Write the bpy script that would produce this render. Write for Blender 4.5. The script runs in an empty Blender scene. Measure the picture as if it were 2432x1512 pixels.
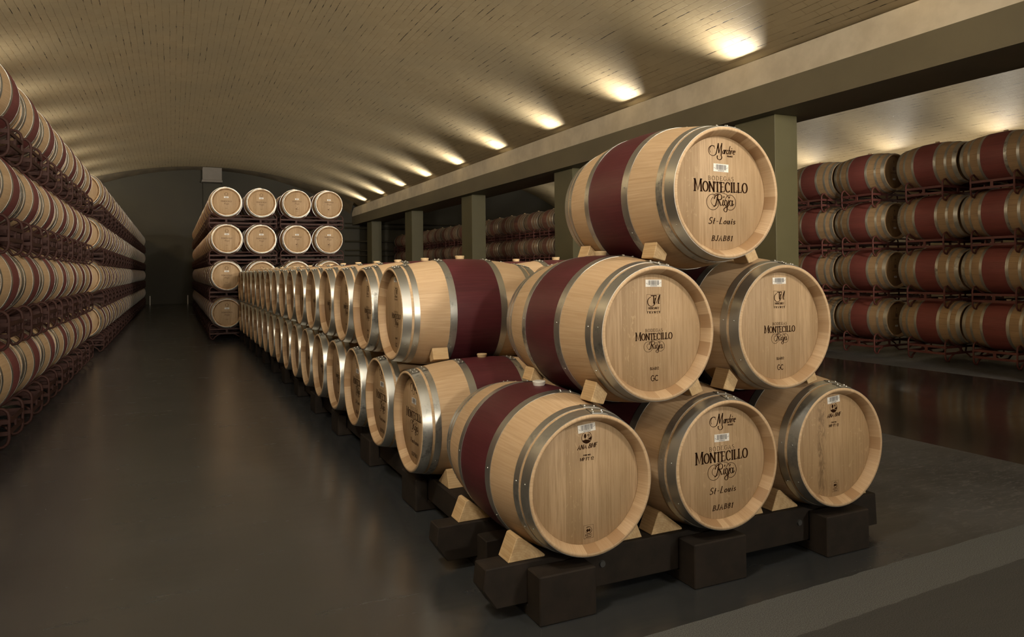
import bpy, bmesh, math, random
from mathutils import Vector, Matrix
random.seed(7)
PI = math.pi
sc = bpy.context.scene
C = sc.collection

# ------------------------------------------------------------------ camera
W, H_ = 2432, 1512
FPX, YAW, PIT, ROLL, CY, CAMZ = 1728.8, 0.436, 0.011, -0.010, 623.7, 1.402
fw = Vector((math.sin(YAW)*math.cos(PIT), math.cos(YAW)*math.cos(PIT), math.sin(PIT)))
r0 = Vector((math.cos(YAW), -math.sin(YAW), 0)); u0 = r0.cross(fw)
rr = r0*math.cos(ROLL)+u0*math.sin(ROLL); uu = -r0*math.sin(ROLL)+u0*math.cos(ROLL)
cd = bpy.data.cameras.new('camera'); cam = bpy.data.objects.new('camera', cd); C.objects.link(cam)
cam.matrix_world = Matrix(((rr.x, uu.x, -fw.x, 0), (rr.y, uu.y, -fw.y, 0), (rr.z, uu.z, -fw.z, CAMZ), (0, 0, 0, 1)))
cd.sensor_width = 36; cd.lens = FPX/W*36; cd.shift_y = (CY-H_/2)/W
cd.clip_start = 0.05; cd.clip_end = 200
sc.camera = cam

# ------------------------------------------------------------------ world, exposure, uplights and added fill lights
wd = bpy.data.worlds.new('world'); sc.world = wd; wd.use_nodes = True
wd.node_tree.nodes['Background'].inputs[0].default_value = (0.05, 0.045, 0.035, 1)
wd.node_tree.nodes['Background'].inputs[1].default_value = 0.3
sc.view_settings.view_transform = 'Standard'; sc.view_settings.look = 'None'
sc.view_settings.gamma = 1.0; sc.view_settings.use_curve_mapping = False
sc.view_settings.exposure = 0.0
sc.cycles.max_bounces = 8; sc.cycles.diffuse_bounces = 5; sc.cycles.glossy_bounces = 4
sc.cycles.sample_clamp_indirect = 4.0; sc.cycles.caustics_reflective = False; sc.cycles.caustics_refractive = False
UPLIGHT_W = 27.0      # each vault uplight
FILL_SPOT_W = 420.0     # each spotlight added as fill out of view
FILL_STRIP_W = 1500.0  # unseen light troughs added to lift the vaults
FILL_SPOTS = [  # added fill spots: x, y, z, target, power, cone, where
 (-1.4, 1.3, 5.3, (2.0, 4.2, .8), 700, 95, 'left one lighting the display'),
 (4.6, -2.6, 4.9, (2.6, 4.5, .9), 190, 80, 'right one lighting the display'),
 (4.5, -3.0, 5.6, (-1.2, 9, 1.6), 2000, 60, 'aimed at the near left-hand racks'),
 (5.5, -3.6, 5.5, (-1.2, 20, 1.6), 4500, 36, 'aimed at the far left-hand racks'),
 (1.0, -3.4, 5.7, (1.6, 16, 1.6), 3000, 40, 'aimed at the centre racks'),
 (6.8, -3.4, 4.2, (10.3, 7, 1.6), 2400, 50, 'aimed at the side aisle racks'),
 (6.6, -3.8, 4.0, (10.3, 22, 2.4), 6000, 30, 'aimed down the side aisle'),
 (-2.5, -2.6, 5.3, (1.3, 8, .8), 1100, 50, 'aimed along the long pile'),
]
FILL_FLOODS = [  # unseen floodlights added behind the camera to brighten the vault
 (5.5, -6.6, 2.6, (5.0, 6, 6.2), 3200, 90, 'right one, near field'),
 (0.5, -6.6, 2.6, (1.0, 5, 6.4), 1900, 100, 'left one, near field'),
 (5.5, -6.5, 3.2, (4.0, 22, 6.2), 7500, 40, 'right one, far field'),
]
WARM = (1.0, 0.89, 0.72)
COOL = (1.0, 0.94, 0.82)
NEUT = (1.0, 0.90, 0.74)

# ------------------------------------------------------------------ node helpers
def new_mat(name):
    m = bpy.data.materials.new(name); m.use_nodes = True
    nt = m.node_tree; b = nt.nodes['Principled BSDF']
    return m, nt, b
class NB:
    def __init__(s, nt): s.nt = nt
    def n(s, t, **kw):
        x = s.nt.nodes.new(t)
        for k, v in kw.items(): setattr(x, k, v)
        return x
    def put(s, sock, v):
        if isinstance(v, bpy.types.NodeSocket): s.nt.links.new(v, sock)
        else: sock.default_value = v
    def m(s, op, a, b=0.0, c=0.0, clamp=False):
        x = s.n('ShaderNodeMath', operation=op); x.use_clamp = clamp
        s.put(x.inputs[0], a); s.put(x.inputs[1], b); s.put(x.inputs[2], c); return x.outputs[0]
    def obj(s):
        return s.n('ShaderNodeTexCoord').outputs['Object']
    def sep(s, v):
        x = s.n('ShaderNodeSeparateXYZ'); s.put(x.inputs[0], v); return x.outputs
    def comb(s, a, b, c):
        x = s.n('ShaderNodeCombineXYZ'); s.put(x.inputs[0], a); s.put(x.inputs[1], b); s.put(x.inputs[2], c); return x.outputs[0]
    def noise(s, v, scale=1.0, det=3.0, rough=0.5, dist=0.0):
        x = s.n('ShaderNodeTexNoise'); s.put(x.inputs['Vector'], v)
        x.inputs['Scale'].default_value = scale; x.inputs['Detail'].default_value = det
        x.inputs['Roughness'].default_value = rough; x.inputs['Distortion'].default_value = dist; return x.outputs[0]
    def white(s, v):
        x = s.n('ShaderNodeTexWhiteNoise', noise_dimensions='1D'); s.put(x.inputs['W'], v); return x.outputs[0]
    def rnd(s): return s.n('ShaderNodeObjectInfo').outputs['Random']
    def mix(s, f, a, b, mode='MIX'):
        x = s.n('ShaderNodeMix', data_type='RGBA', blend_type=mode)
        s.put(x.inputs[0], f)
        for i, v in ((6, a), (7, b)):
            if not isinstance(v, bpy.types.NodeSocket) and len(v) == 3: v = (*v, 1)
            s.put(x.inputs[i], v)
        return x.outputs[2]
    def ramp(s, f, lo, hi):
        x = s.n('ShaderNodeMapRange'); s.put(x.inputs[0], f); x.inputs[1].default_value = lo; x.inputs[2].default_value = hi
        x.interpolation_type = 'SMOOTHSTEP'; return x.outputs[0]
    def bump(s, h, strength=0.3, dist=0.01):
        x = s.n('ShaderNodeBump'); s.put(x.inputs['Height'], h); x.inputs['Strength'].default_value = strength
        x.inputs['Distance'].default_value = dist; return x.outputs[0]
def setb(nt, b, **kw):
    for k, v in kw.items():
        s = b.inputs[k.replace('_', ' ')]
        if isinstance(v, bpy.types.NodeSocket): nt.links.new(v, s)
        else:
            if isinstance(v, tuple) and len(v) == 3: v = (*v, 1)
            s.default_value = v
RB = 0.345       # bilge radius; a barrel's axis runs RB above its base
RE = 0.288       # radius at the chime
HL = 0.475       # half length

def stave_mat(name, ca, cb, cc, seam, rough, grain=0.35, ns=27):
    m, nt, b = new_mat(name); k = NB(nt)
    x, y, z = k.sep(k.obj()); zc = k.m('SUBTRACT', z, RB); rn = k.rnd()
    ang = k.m('MULTIPLY', k.m('ARCTAN2', x, zc), ns/(2*PI))
    ang = k.m('ADD', ang, k.m('MULTIPLY', rn, 7.0))
    idx = k.m('FLOOR', ang); fr = k.m('SUBTRACT', ang, idx)
    wn = k.white(k.m('ADD', idx, k.m('MULTIPLY', rn, 91.7)))
    off = k.m('MULTIPLY', rn, 33.0)
    g = k.noise(k.comb(k.m('ADD', k.m('MULTIPLY', ang, 9.0), off), k.m('MULTIPLY', y, 4.0), k.m('ADD', wn, off)), 1.0, 6, 0.65, 0.3)
    big = k.noise(k.comb(x, k.m('ADD', y, off), z), 3.0, 2)
    col = k.mix(wn, ca, cb)
    col = k.mix(k.ramp(g, 0.45-grain*0.5, 0.8), col, cc)
    col = k.mix(k.m('MULTIPLY', k.ramp(big, 0.35, 0.75), 0.35), col, cb)
    rr2 = k.m('SQRT', k.m('ADD', k.m('MULTIPLY', x, x), k.m('MULTIPLY', zc, zc)))
    chime = k.m('MULTIPLY', k.m('GREATER_THAN', k.m('ABSOLUTE', y), HL-.046), k.m('LESS_THAN', rr2, RE-.011))
    col = k.mix(k.m('MULTIPLY', chime, k.m('ADD', 0.15, k.m('MULTIPLY', k.ramp(wn, 0.5, 0.9), 0.6))), col, (0.27, 0.155, 0.075))
    edge = k.m('MINIMUM', fr, k.m('SUBTRACT', 1.0, fr))
    sm = k.m('MULTIPLY', k.m('LESS_THAN', edge, 0.018), seam)
    col = k.mix(sm, col, (0.05, 0.03, 0.015))
    setb(nt, b, Base_Color=col, Roughness=rough, Normal=k.bump(g, 0.12, 0.002))
    b.inputs['Specular IOR Level'].default_value = 0.3
    return m
def head_mat(name, ca, cb, cc, pw=0.078, stain=False):
    m, nt, b = new_mat(name); k = NB(nt)
    x, y, z = k.sep(k.obj()); rn = k.rnd(); off = k.m('MULTIPLY', rn, 57.0)
    p = k.m('ADD', k.m('DIVIDE', x, pw), k.m('MULTIPLY', rn, 5.0)); idx = k.m('FLOOR', p); fr = k.m('SUBTRACT', p, idx)
    wn = k.white(k.m('ADD', idx, off))
    g = k.noise(k.comb(k.m('MULTIPLY', x, 130.0), k.m('ADD', wn, off), k.m('MULTIPLY', z, 5.0)), 1.0, 5, 0.7, 0.25)
    fl = k.noise(k.comb(k.m('MULTIPLY', x, 38.0), k.m('ADD', wn, off), k.m('MULTIPLY', z, 17.0)), 1.0, 3, 0.6, 2.2)
    col = k.mix(wn, ca, cb)
    col = k.mix(k.m('MULTIPLY', k.ramp(g, 0.38, 0.68), 0.70), col, cc)
    col = k.mix(k.m('MULTIPLY', k.ramp(fl, 0.60, 0.68), k.m('MULTIPLY', k.ramp(wn, 0.45, 0.9), 0.30)), col, (0.60, 0.44, 0.26))
    edge = k.m('MINIMUM', fr, k.m('SUBTRACT', 1.0, fr))
    col = k.mix(k.m('MULTIPLY', k.m('LESS_THAN', edge, 0.010), 0.12), col, (0.08, 0.045, 0.02))
    if stain:      # rough dark streak down one plank
        sn = k.noise(k.comb(k.m('MULTIPLY', x, 30.0), 3.0, k.m('MULTIPLY', z, 11.0)), 1.0, 6, 0.7, 1.5)
        band = k.m('MULTIPLY', k.ramp(k.m('ABSOLUTE', k.m('ADD', x, 0.085)), 0.040, 0.012), k.ramp(sn, 0.42, 0.62))
        col = k.mix(k.m('MULTIPLY', band, 0.75), col, (0.13, 0.08, 0.04))
    setb(nt, b, Base_Color=col, Roughness=0.6, Normal=k.bump(g, 0.1, 0.0015))
    b.inputs['Specular IOR Level'].default_value = 0.3
    return m
def steel_mat(name, ca, cb, rough, metal=1.0, mott=8.0):
    m, nt, b = new_mat(name); k = NB(nt)
    x, y, z = k.sep(k.obj()); off = k.m('MULTIPLY', k.rnd(), 41.0)
    n1 = k.noise(k.comb(k.m('ADD', x, off), y, z), mott, 4, 0.7)
    n2 = k.noise(k.comb(k.m('MULTIPLY', x, 1.0), k.m('MULTIPLY', y, 60.0), k.m('ADD', z, off)), 4.0, 2)
    mot = k.m('MULTIPLY', k.ramp(n1, 0.5, 0.68), k.ramp(k.rnd(), 0.45, 0.9))
    col = k.mix(mot, ca, cb)
    ro = k.m('ADD', k.m('MULTIPLY', mot, 0.2), k.m('ADD', k.m('MULTIPLY', n2, 0.12), rough))
    setb(nt, b, Base_Color=col, Roughness=ro, Metallic=metal, Normal=k.bump(n2, 0.05, 0.001))
    return m
def plain_mat(name, ca, cb, rough, scale=6.0, metal=0.0, bump=0.1, det=4):
    m, nt, b = new_mat(name); k = NB(nt)
    n1 = k.noise(k.obj(), scale, det, 0.6)
    setb(nt, b, Base_Color=k.mix(k.ramp(n1, 0.3, 0.7), ca, cb), Roughness=rough, Metallic=metal, Normal=k.bump(n1, bump, 0.004))
    return m
M = {}
M['oak'] = stave_mat('oak_staves', (0.58, 0.42, 0.265), (0.50, 0.355, 0.218), (0.42, 0.28, 0.155), 0.10, 0.55)
M['oak_used'] = stave_mat('used_oak_staves', (0.46, 0.31, 0.17), (0.36, 0.235, 0.13), (0.30, 0.19, 0.10), 0.6, 0.6, 0.4, 25)
M['wine'] = stave_mat('wine_red_paint', (0.078, 0.015, 0.020), (0.062, 0.012, 0.016), (0.095, 0.024, 0.029), 0.25, 0.50, 0.1)
M['wine_used'] = stave_mat('worn_red_paint', (0.21, 0.055, 0.048), (0.17, 0.045, 0.04), (0.23, 0.075, 0.06), 0.3, 0.6, 0.2, 25)
M['wine_rack'] = stave_mat('paler_wine_red_paint', (0.195, 0.058, 0.060), (0.16, 0.048, 0.050), (0.22, 0.075, 0.075), 0.2, 0.55, 0.15)  # paler copy of the wine red, for racked and distant bands
M['head'] = head_mat('oak_head', (0.46, 0.325, 0.197), (0.34, 0.233, 0.132), (0.27, 0.175, 0.092))
M['head_stain'] = head_mat('stained_oak_head', (0.45, 0.31, 0.18), (0.36, 0.24, 0.13), (0.27, 0.17, 0.085), stain=True)
M['head_used'] = head_mat('used_oak_head', (0.30, 0.185, 0.085), (0.24, 0.145, 0.065), (0.19, 0.11, 0.05))
M['steel'] = steel_mat('galvanised_hoop', (0.50, 0.50, 0.47), (0.20, 0.20, 0.19), 0.30, 0.92)
M['steel_used'] = steel_mat('dull_hoop', (0.50, 0.47, 0.40), (0.25, 0.22, 0.18), 0.34, 0.7)
M['bung'] = plain_mat('pale_bung', (0.62, 0.47, 0.28), (0.55, 0.40, 0.22), 0.6, 30)
M['bung_white'] = plain_mat('white_silicone', (0.75, 0.72, 0.66), (0.68, 0.65, 0.6), 0.4, 10)
M['label'] = plain_mat('paper_label', (0.80, 0.77, 0.72), (0.74, 0.71, 0.66), 0.6, 20, bump=0.0)
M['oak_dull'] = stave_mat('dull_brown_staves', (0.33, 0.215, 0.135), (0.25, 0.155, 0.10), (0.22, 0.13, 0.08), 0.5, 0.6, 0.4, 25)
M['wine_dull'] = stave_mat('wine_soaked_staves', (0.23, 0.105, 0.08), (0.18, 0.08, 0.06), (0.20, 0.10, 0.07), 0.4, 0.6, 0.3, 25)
M['ink'] = plain_mat('burnt_ink', (0.022, 0.010, 0.005), (0.030, 0.013, 0.007), 0.9, 200, bump=0.0)
M['ink'].node_tree.nodes['Principled BSDF'].inputs['Specular IOR Level'].default_value = 0.0
M['ink_faded'] = plain_mat('faded_ink', (0.11, 0.062, 0.032), (0.14, 0.08, 0.042), 0.9, 200, bump=0.0)
M['ink_bar'] = plain_mat('printed_ink', (0.06, 0.06, 0.07), (0.09, 0.09, 0.10), 0.7, 200, bump=0.0)
M['rack'] = plain_mat('maroon_rack_paint', (0.054, 0.023, 0.019), (0.040, 0.018, 0.015), 0.6, 5, 0.0, 0.05)
M['rack'].node_tree.nodes['Principled BSDF'].inputs['Specular IOR Level'].default_value = 0.2
M['rack_red'] = plain_mat('brighter_rack_paint', (0.120, 0.038, 0.032), (0.092, 0.029, 0.025), 0.5, 5, 0.0, 0.05)  # brighter, redder copy of the rack paint for the side aisle
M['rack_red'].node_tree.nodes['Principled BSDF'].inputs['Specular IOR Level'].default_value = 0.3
M['skid'] = plain_mat('black_stained_timber', (0.022, 0.016, 0.012), (0.013, 0.010, 0.008), 0.75, 9, 0, 0.5)
M['skid'].node_tree.nodes['Principled BSDF'].inputs['Specular IOR Level'].default_value = 0.2
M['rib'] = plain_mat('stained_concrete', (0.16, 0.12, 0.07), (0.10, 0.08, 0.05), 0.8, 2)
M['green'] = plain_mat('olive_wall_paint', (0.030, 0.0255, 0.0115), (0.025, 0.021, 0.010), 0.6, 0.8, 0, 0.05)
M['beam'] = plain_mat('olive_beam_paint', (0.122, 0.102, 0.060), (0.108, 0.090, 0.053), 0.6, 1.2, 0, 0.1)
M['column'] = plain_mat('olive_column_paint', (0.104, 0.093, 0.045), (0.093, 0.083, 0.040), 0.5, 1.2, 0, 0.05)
M['plaster'] = plain_mat('limewashed_concrete', (0.62, 0.54, 0.41), (0.50, 0.43, 0.32), 0.8, 2.2, 0, 0.25)
M['grey'] = plain_mat('grey_duct_metal', (0.20, 0.175, 0.15), (0.18, 0.16, 0.135), 0.5, 3, 0, 0.0)
M['dark'] = plain_mat('dark_metal', (0.03, 0.03, 0.03), (0.04, 0.04, 0.04), 0.5, 3)

def wedge_mat():
    m, nt, b = new_mat('pine_offcut'); k = NB(nt)
    x, y, z = k.sep(k.obj()); off = k.m('MULTIPLY', k.rnd(), 9.0)
    rg = k.m('SQRT', k.m('ADD', k.m('POWER', k.m('ADD', x, 0.05), 2.0), k.m('POWER', k.m('ADD', z, 0.04), 2.0)))
    s = k.m('SINE', k.m('ADD', k.m('MULTIPLY', rg, 620.0), k.m('MULTIPLY', k.noise(k.obj(), 30, 2), 3.0)))
    g = k.noise(k.comb(k.m('MULTIPLY', x, 60), k.m('ADD', k.m('MULTIPLY', y, 6), off), k.m('MULTIPLY', z, 60)), 1.0, 4)
    col = k.mix(k.ramp(g, 0.3, 0.7), (0.56, 0.40, 0.22), (0.46, 0.31, 0.155))
    col = k.mix(k.m('MULTIPLY', k.ramp(s, 0.2, 1.0), 0.25), col, (0.34, 0.20, 0.09))
    setb(nt, b, Base_Color=col, Roughness=0.65); return m
M['wedge'] = wedge_mat()

def vault_mat():
    m, nt, b = new_mat('painted_tile_vault'); k = NB(nt)
    uv = k.n('ShaderNodeUVMap').outputs[0]
    ux, uy, _ = k.sep(uv)
    wob = k.noise(uv, 1.7, 3)
    v2 = k.comb(ux, k.m('ADD', uy, k.m('MULTIPLY', wob, 0.03)), 0.0)
    def brick(vec, mort, bw, rh):
        x = k.n('ShaderNodeTexBrick'); k.put(x.inputs['Vector'], vec)
        x.inputs['Scale'].default_value = 1.0; x.inputs['Mortar Size'].default_value = mort
        x.inputs['Mortar Smooth'].default_value = 0.1; x.inputs['Brick Width'].default_value = bw; x.inputs['Row Height'].default_value = rh
        x.inputs['Color1'].default_value = (0, 0, 0, 1); x.inputs['Color2'].default_value = (1, 1, 1, 1); x.inputs['Bias'].default_value = 0
        return x
    br = brick(v2, 0.006, 0.29, 0.125)
    tone = k.sep(br.outputs['Color'])[0]
    gapm = br.outputs['Fac']
    # long joints between the courses: mostly filled with paint, here and there open and black
    wy = k.sep(v2)[1]
    rw = k.m('DIVIDE', wy, 0.125); row = k.m('ROUND', rw); dist = k.m('MULTIPLY', k.m('ABSOLUTE', k.m('SUBTRACT', rw, row)), 0.125)
    nn = k.noise(k.comb(k.m('MULTIPLY', ux, 1.7), k.m('MULTIPLY', row, 7.31), 0.0), 1.0, 3, 0.65)
    opn = k.ramp(nn, 0.575, 0.63); faint = k.ramp(nn, 0.40, 0.58)
    wid = k.m('ADD', 0.003, k.m('MULTIPLY', k.noise(uv, 9, 2), 0.007))
    lng = k.m('LESS_THAN', dist, wid)
    patch = k.noise(uv, 0.55, 4, 0.6)
    col = k.mix(tone, (0.355, 0.273, 0.155), (0.385, 0.300, 0.174))
    col = k.mix(k.ramp(patch, 0.35, 0.7), col, (0.33, 0.262, 0.156))
    nb_ = k.noise(uv, 1.9, 2)
    col = k.mix(k.m('MULTIPLY', gapm, k.m('MULTIPLY', k.ramp(nb_, 0.5, 0.62), 0.40)), col, (0.14, 0.09, 0.045))
    col = k.mix(k.m('MULTIPLY', lng, k.m('MULTIPLY', faint, 0.45)), col, (0.13, 0.085, 0.04))
    col = k.mix(k.m('MULTIPLY', lng, opn), col, (0.02, 0.012, 0.006))
    h = k.m('SUBTRACT', k.m('MULTIPLY', tone, 0.35), k.m('MULTIPLY', k.m('MULTIPLY', lng, faint), 1.0))
    h = k.m('ADD', h, k.m('MULTIPLY', k.noise(uv, 14, 3), 0.3))
    setb(nt, b, Base_Color=col, Roughness=0.62, Normal=k.bump(h, 0.35, 0.012))
    b.inputs['Specular IOR Level'].default_value = 0.35
    return m
M['vault'] = vault_mat()

def floor_mat():
    m, nt, b = new_mat('sealed_concrete_floor'); k = NB(nt)
    o = k.obj(); x, y, z = k.sep(o)
    wob = k.m('MULTIPLY', k.m('SUBTRACT', k.noise(o, 9, 3), 0.5), 0.02)
    e1 = k.m('ADD', k.m('MULTIPLY', x, 0.039), 2.265); e2 = k.m('ADD', k.m('MULTIPLY', x, 0.050), 1.965)
    yy = k.m('ADD', y, wob)
    front = k.m('LESS_THAN', yy, e1)                    # in front of the strip's far edge
    near = k.m('LESS_THAN', yy, e2)
    strip = k.m('SUBTRACT', front, near)
    aisle = k.m('MULTIPLY', k.m('GREATER_THAN', x, 5.43), k.m('LESS_THAN', x, 9.25)); aisle = k.m('MULTIPLY', aisle, k.m('SUBTRACT', 1.0, front))
    worn = k.m('MULTIPLY', k.ramp(x, 3.0, 4.2), k.m('LESS_THAN', x, 5.43))
    worn = k.m('MAXIMUM', worn, k.m('GREATER_THAN', x, 9.25))
    sp = k.noise(o, 230, 3, 0.8)
    cl = k.noise(o, 1.1, 5, 0.65)
    scr = k.noise(k.comb(k.m('MULTIPLY', x, 1.2), k.m('MULTIPLY', y, 7.0), 0.0), 1.3, 6, 0.7, 1.2)
    scu = k.noise(k.comb(k.m('MULTIPLY', x, 3.0), k.m('MULTIPLY', y, 9.0), 3.0), 2.2, 8, 0.75, 2.0)
    base = k.mix(k.ramp(cl, 0.3, 0.7), (0.030, 0.033, 0.036), (0.040, 0.043, 0.046))
    wornc = k.mix(k.ramp(cl, 0.3, 0.7), (0.036, 0.039, 0.042), (0.074, 0.078, 0.083))
    wornc = k.mix(k.m('MULTIPLY', k.ramp(scu, 0.50, 0.62), 0.75), wornc, (0.125, 0.128, 0.130))
    col = k.mix(worn, base, wornc)
    col = k.mix(aisle, col, (0.020, 0.021, 0.021))
    col = k.mix(k.m('MULTIPLY', k.ramp(scu, 0.70, 0.78), 0.12), col, (0.12, 0.11, 0.10))
    spc = k.mix(k.ramp(sp, 0.35, 0.65), (0.036, 0.039, 0.041), (0.140, 0.148, 0.152))
    nc = k.mix(k.ramp(sp, 0.35, 0.65), (0.022, 0.023, 0.024), (0.070, 0.073, 0.075))
    col = k.mix(strip, col, spc); col = k.mix(near, col, nc)
    ro = k.m('ADD', 0.23, k.m('MULTIPLY', k.ramp(scr, 0.35, 0.75), 0.05))
    ro = k.m('ADD', ro, k.m('MULTIPLY', worn, 0.22))
    ro = k.m('SUBTRACT', ro, k.m('MULTIPLY', aisle, 0.10))
    ro = k.m('ADD', ro, k.m('MULTIPLY', front, 0.5), clamp=True)
    h = k.m('ADD', k.m('MULTIPLY', scr, 0.4), k.m('MULTIPLY', k.m('MULTIPLY', sp, front), 0.3))
    setb(nt, b, Base_Color=col, Roughness=ro, Normal=k.bump(h, 0.008, 0.01))
    k.put(b.inputs['IOR'], k.m('SUBTRACT', k.m('SUBTRACT', k.m('SUBTRACT', 2.3, k.m('MULTIPLY', front, 0.85)), k.m('MULTIPLY', k.m('MULTIPLY', worn, k.m('SUBTRACT', 1.0, front)), 0.85)), k.m('MULTIPLY', aisle, 0.5)))
    return m
M['floor'] = floor_mat()

# ------------------------------------------------------------------ mesh helpers
def mesh_obj(name, bm, mats, parent=None, smooth=False, uv=None):
    me = bpy.data.meshes.new(name); bm.normal_update(); bm.to_mesh(me); bm.free()
    if not isinstance(mats, (list, tuple)): mats = [mats]
    for a in mats: me.materials.append(a)
    if smooth:
        for p in me.polygons: p.use_smooth = True
    o = bpy.data.objects.new(name, me); C.objects.link(o)
    if parent: o.parent = parent
    return o
def box(bm, x0, x1, y0, y1, z0, z1, mi=0):
    vs = [bm.verts.new((x, y, z)) for x in (x0, x1) for y in (y0, y1) for z in (z0, z1)]
    for f in ((0, 1, 3, 2), (4, 6, 7, 5), (0, 4, 5, 1), (2, 3, 7, 6), (0, 2, 6, 4), (1, 5, 7, 3)):
        fc = bm.faces.new([vs[i] for i in f]); fc.material_index = mi
    return vs
def bevel(bm, w, seg=2):
    bmesh.ops.recalc_face_normals(bm, faces=bm.faces)
    bmesh.ops.bevel(bm, geom=list(bm.edges), offset=w, segments=seg, affect='EDGES', profile=0.6)
def prism(bm, pts, y0, y1, axis='y'):
    def P(p, t): return (p[0], t, p[1]) if axis == 'y' else (t, p[0], p[1])
    a = [bm.verts.new(P(p, y0)) for p in pts]; b = [bm.verts.new(P(p, y1)) for p in pts]
    bm.faces.new(a); bm.faces.new(b[::-1]); n = len(pts)
    for i in range(n): bm.faces.new((a[i], b[i], b[(i+1) % n], a[(i+1) % n]))
    bmesh.ops.recalc_face_normals(bm, faces=bm.faces)
def lathe(bm, prof, zc=RB, seg=72, mi=0, closed=False, a0=0, a1=2*PI):
    """profile points (r, s): revolved about the barrel's own axis (local y)"""
    full = abs(a1-a0-2*PI) < 1e-6; n = seg if full else seg+1
    rings = []
    for r, s in prof:
        rings.append([bm.verts.new((r*math.sin(a0+(a1-a0)*i/seg), s, zc+r*math.cos(a0+(a1-a0)*i/seg))) for i in range(n)])
    P = len(prof); K = P if closed else P-1
    for j in range(K):
        A, B = rings[j], rings[(j+1) % P]
        for i in range(seg):
            i2 = (i+1) % n
            f = bm.faces.new((A[i], A[i2], B[i2], B[i])); f.smooth = True
            f.material_index = mi[j] if isinstance(mi, list) else mi
def tube(bm, pts, r, seg=8, closed=False):
    pts = [Vector(p) for p in pts]; n = len(pts); rings = []
    prev = None
    for i, p in enumerate(pts):
        a = pts[i-1] if (i > 0 or closed) else p; c = pts[(i+1) % n] if (i < n-1 or closed) else p
        t = (c-a).normalized()
        if prev is None:
            q = Vector((0, 1, 0)) if abs(t.y) < 0.9 else Vector((1, 0, 0))
        else: q = prev
        nrm = (q-t*q.dot(t)).normalized(); prev = nrm; bn = t.cross(nrm)
        rings.append([bm.verts.new(p+nrm*r*math.cos(2*PI*k/seg)+bn*r*math.sin(2*PI*k/seg)) for k in range(seg)])
    for i in range(n if closed else n-1):
        A, B = rings[i], rings[(i+1) % n]
        for k in range(seg):
            f = bm.faces.new((A[k], A[(k+1) % seg], B[(k+1) % seg], B[k])); f.smooth = True
    if not closed:
        bm.faces.new(rings[0][::-1]); bm.faces.new(rings[-1])
def rout(s): return RB-(RB-RE)*(abs(s)/HL)**1.9
def thing(name, label, cat, loc=(0, 0, 0), rz=0, group=None):
    o = bpy.data.objects.new(name, None); C.objects.link(o); o.empty_display_size = 0.1
    o.location = loc; o.rotation_euler = (0, 0, rz); o['label'] = label; o['category'] = cat
    if group: o['group'] = group
    return o
def tag(o, label, cat, group=None):
    o['label'] = label; o['category'] = cat
    if group: o['group'] = group
    return o
def struct(o): o['kind'] = 'structure'; return o
def ordinal(n):
    a = ['first', 'second', 'third', 'fourth', 'fifth', 'sixth', 'seventh', 'eighth', 'ninth', 'tenth', 'eleventh', 'twelfth', 'thirteenth', 'fourteenth', 'fifteenth', 'sixteenth', 'seventeenth', 'eighteenth', 'nineteenth']
    if n <= 19: return a[n-1]
    t = {2: 'twent', 3: 'thirt', 4: 'fort'}[n//10]
    return t+'ieth' if n % 10 == 0 else t+'y-'+a[n % 10-1]

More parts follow.
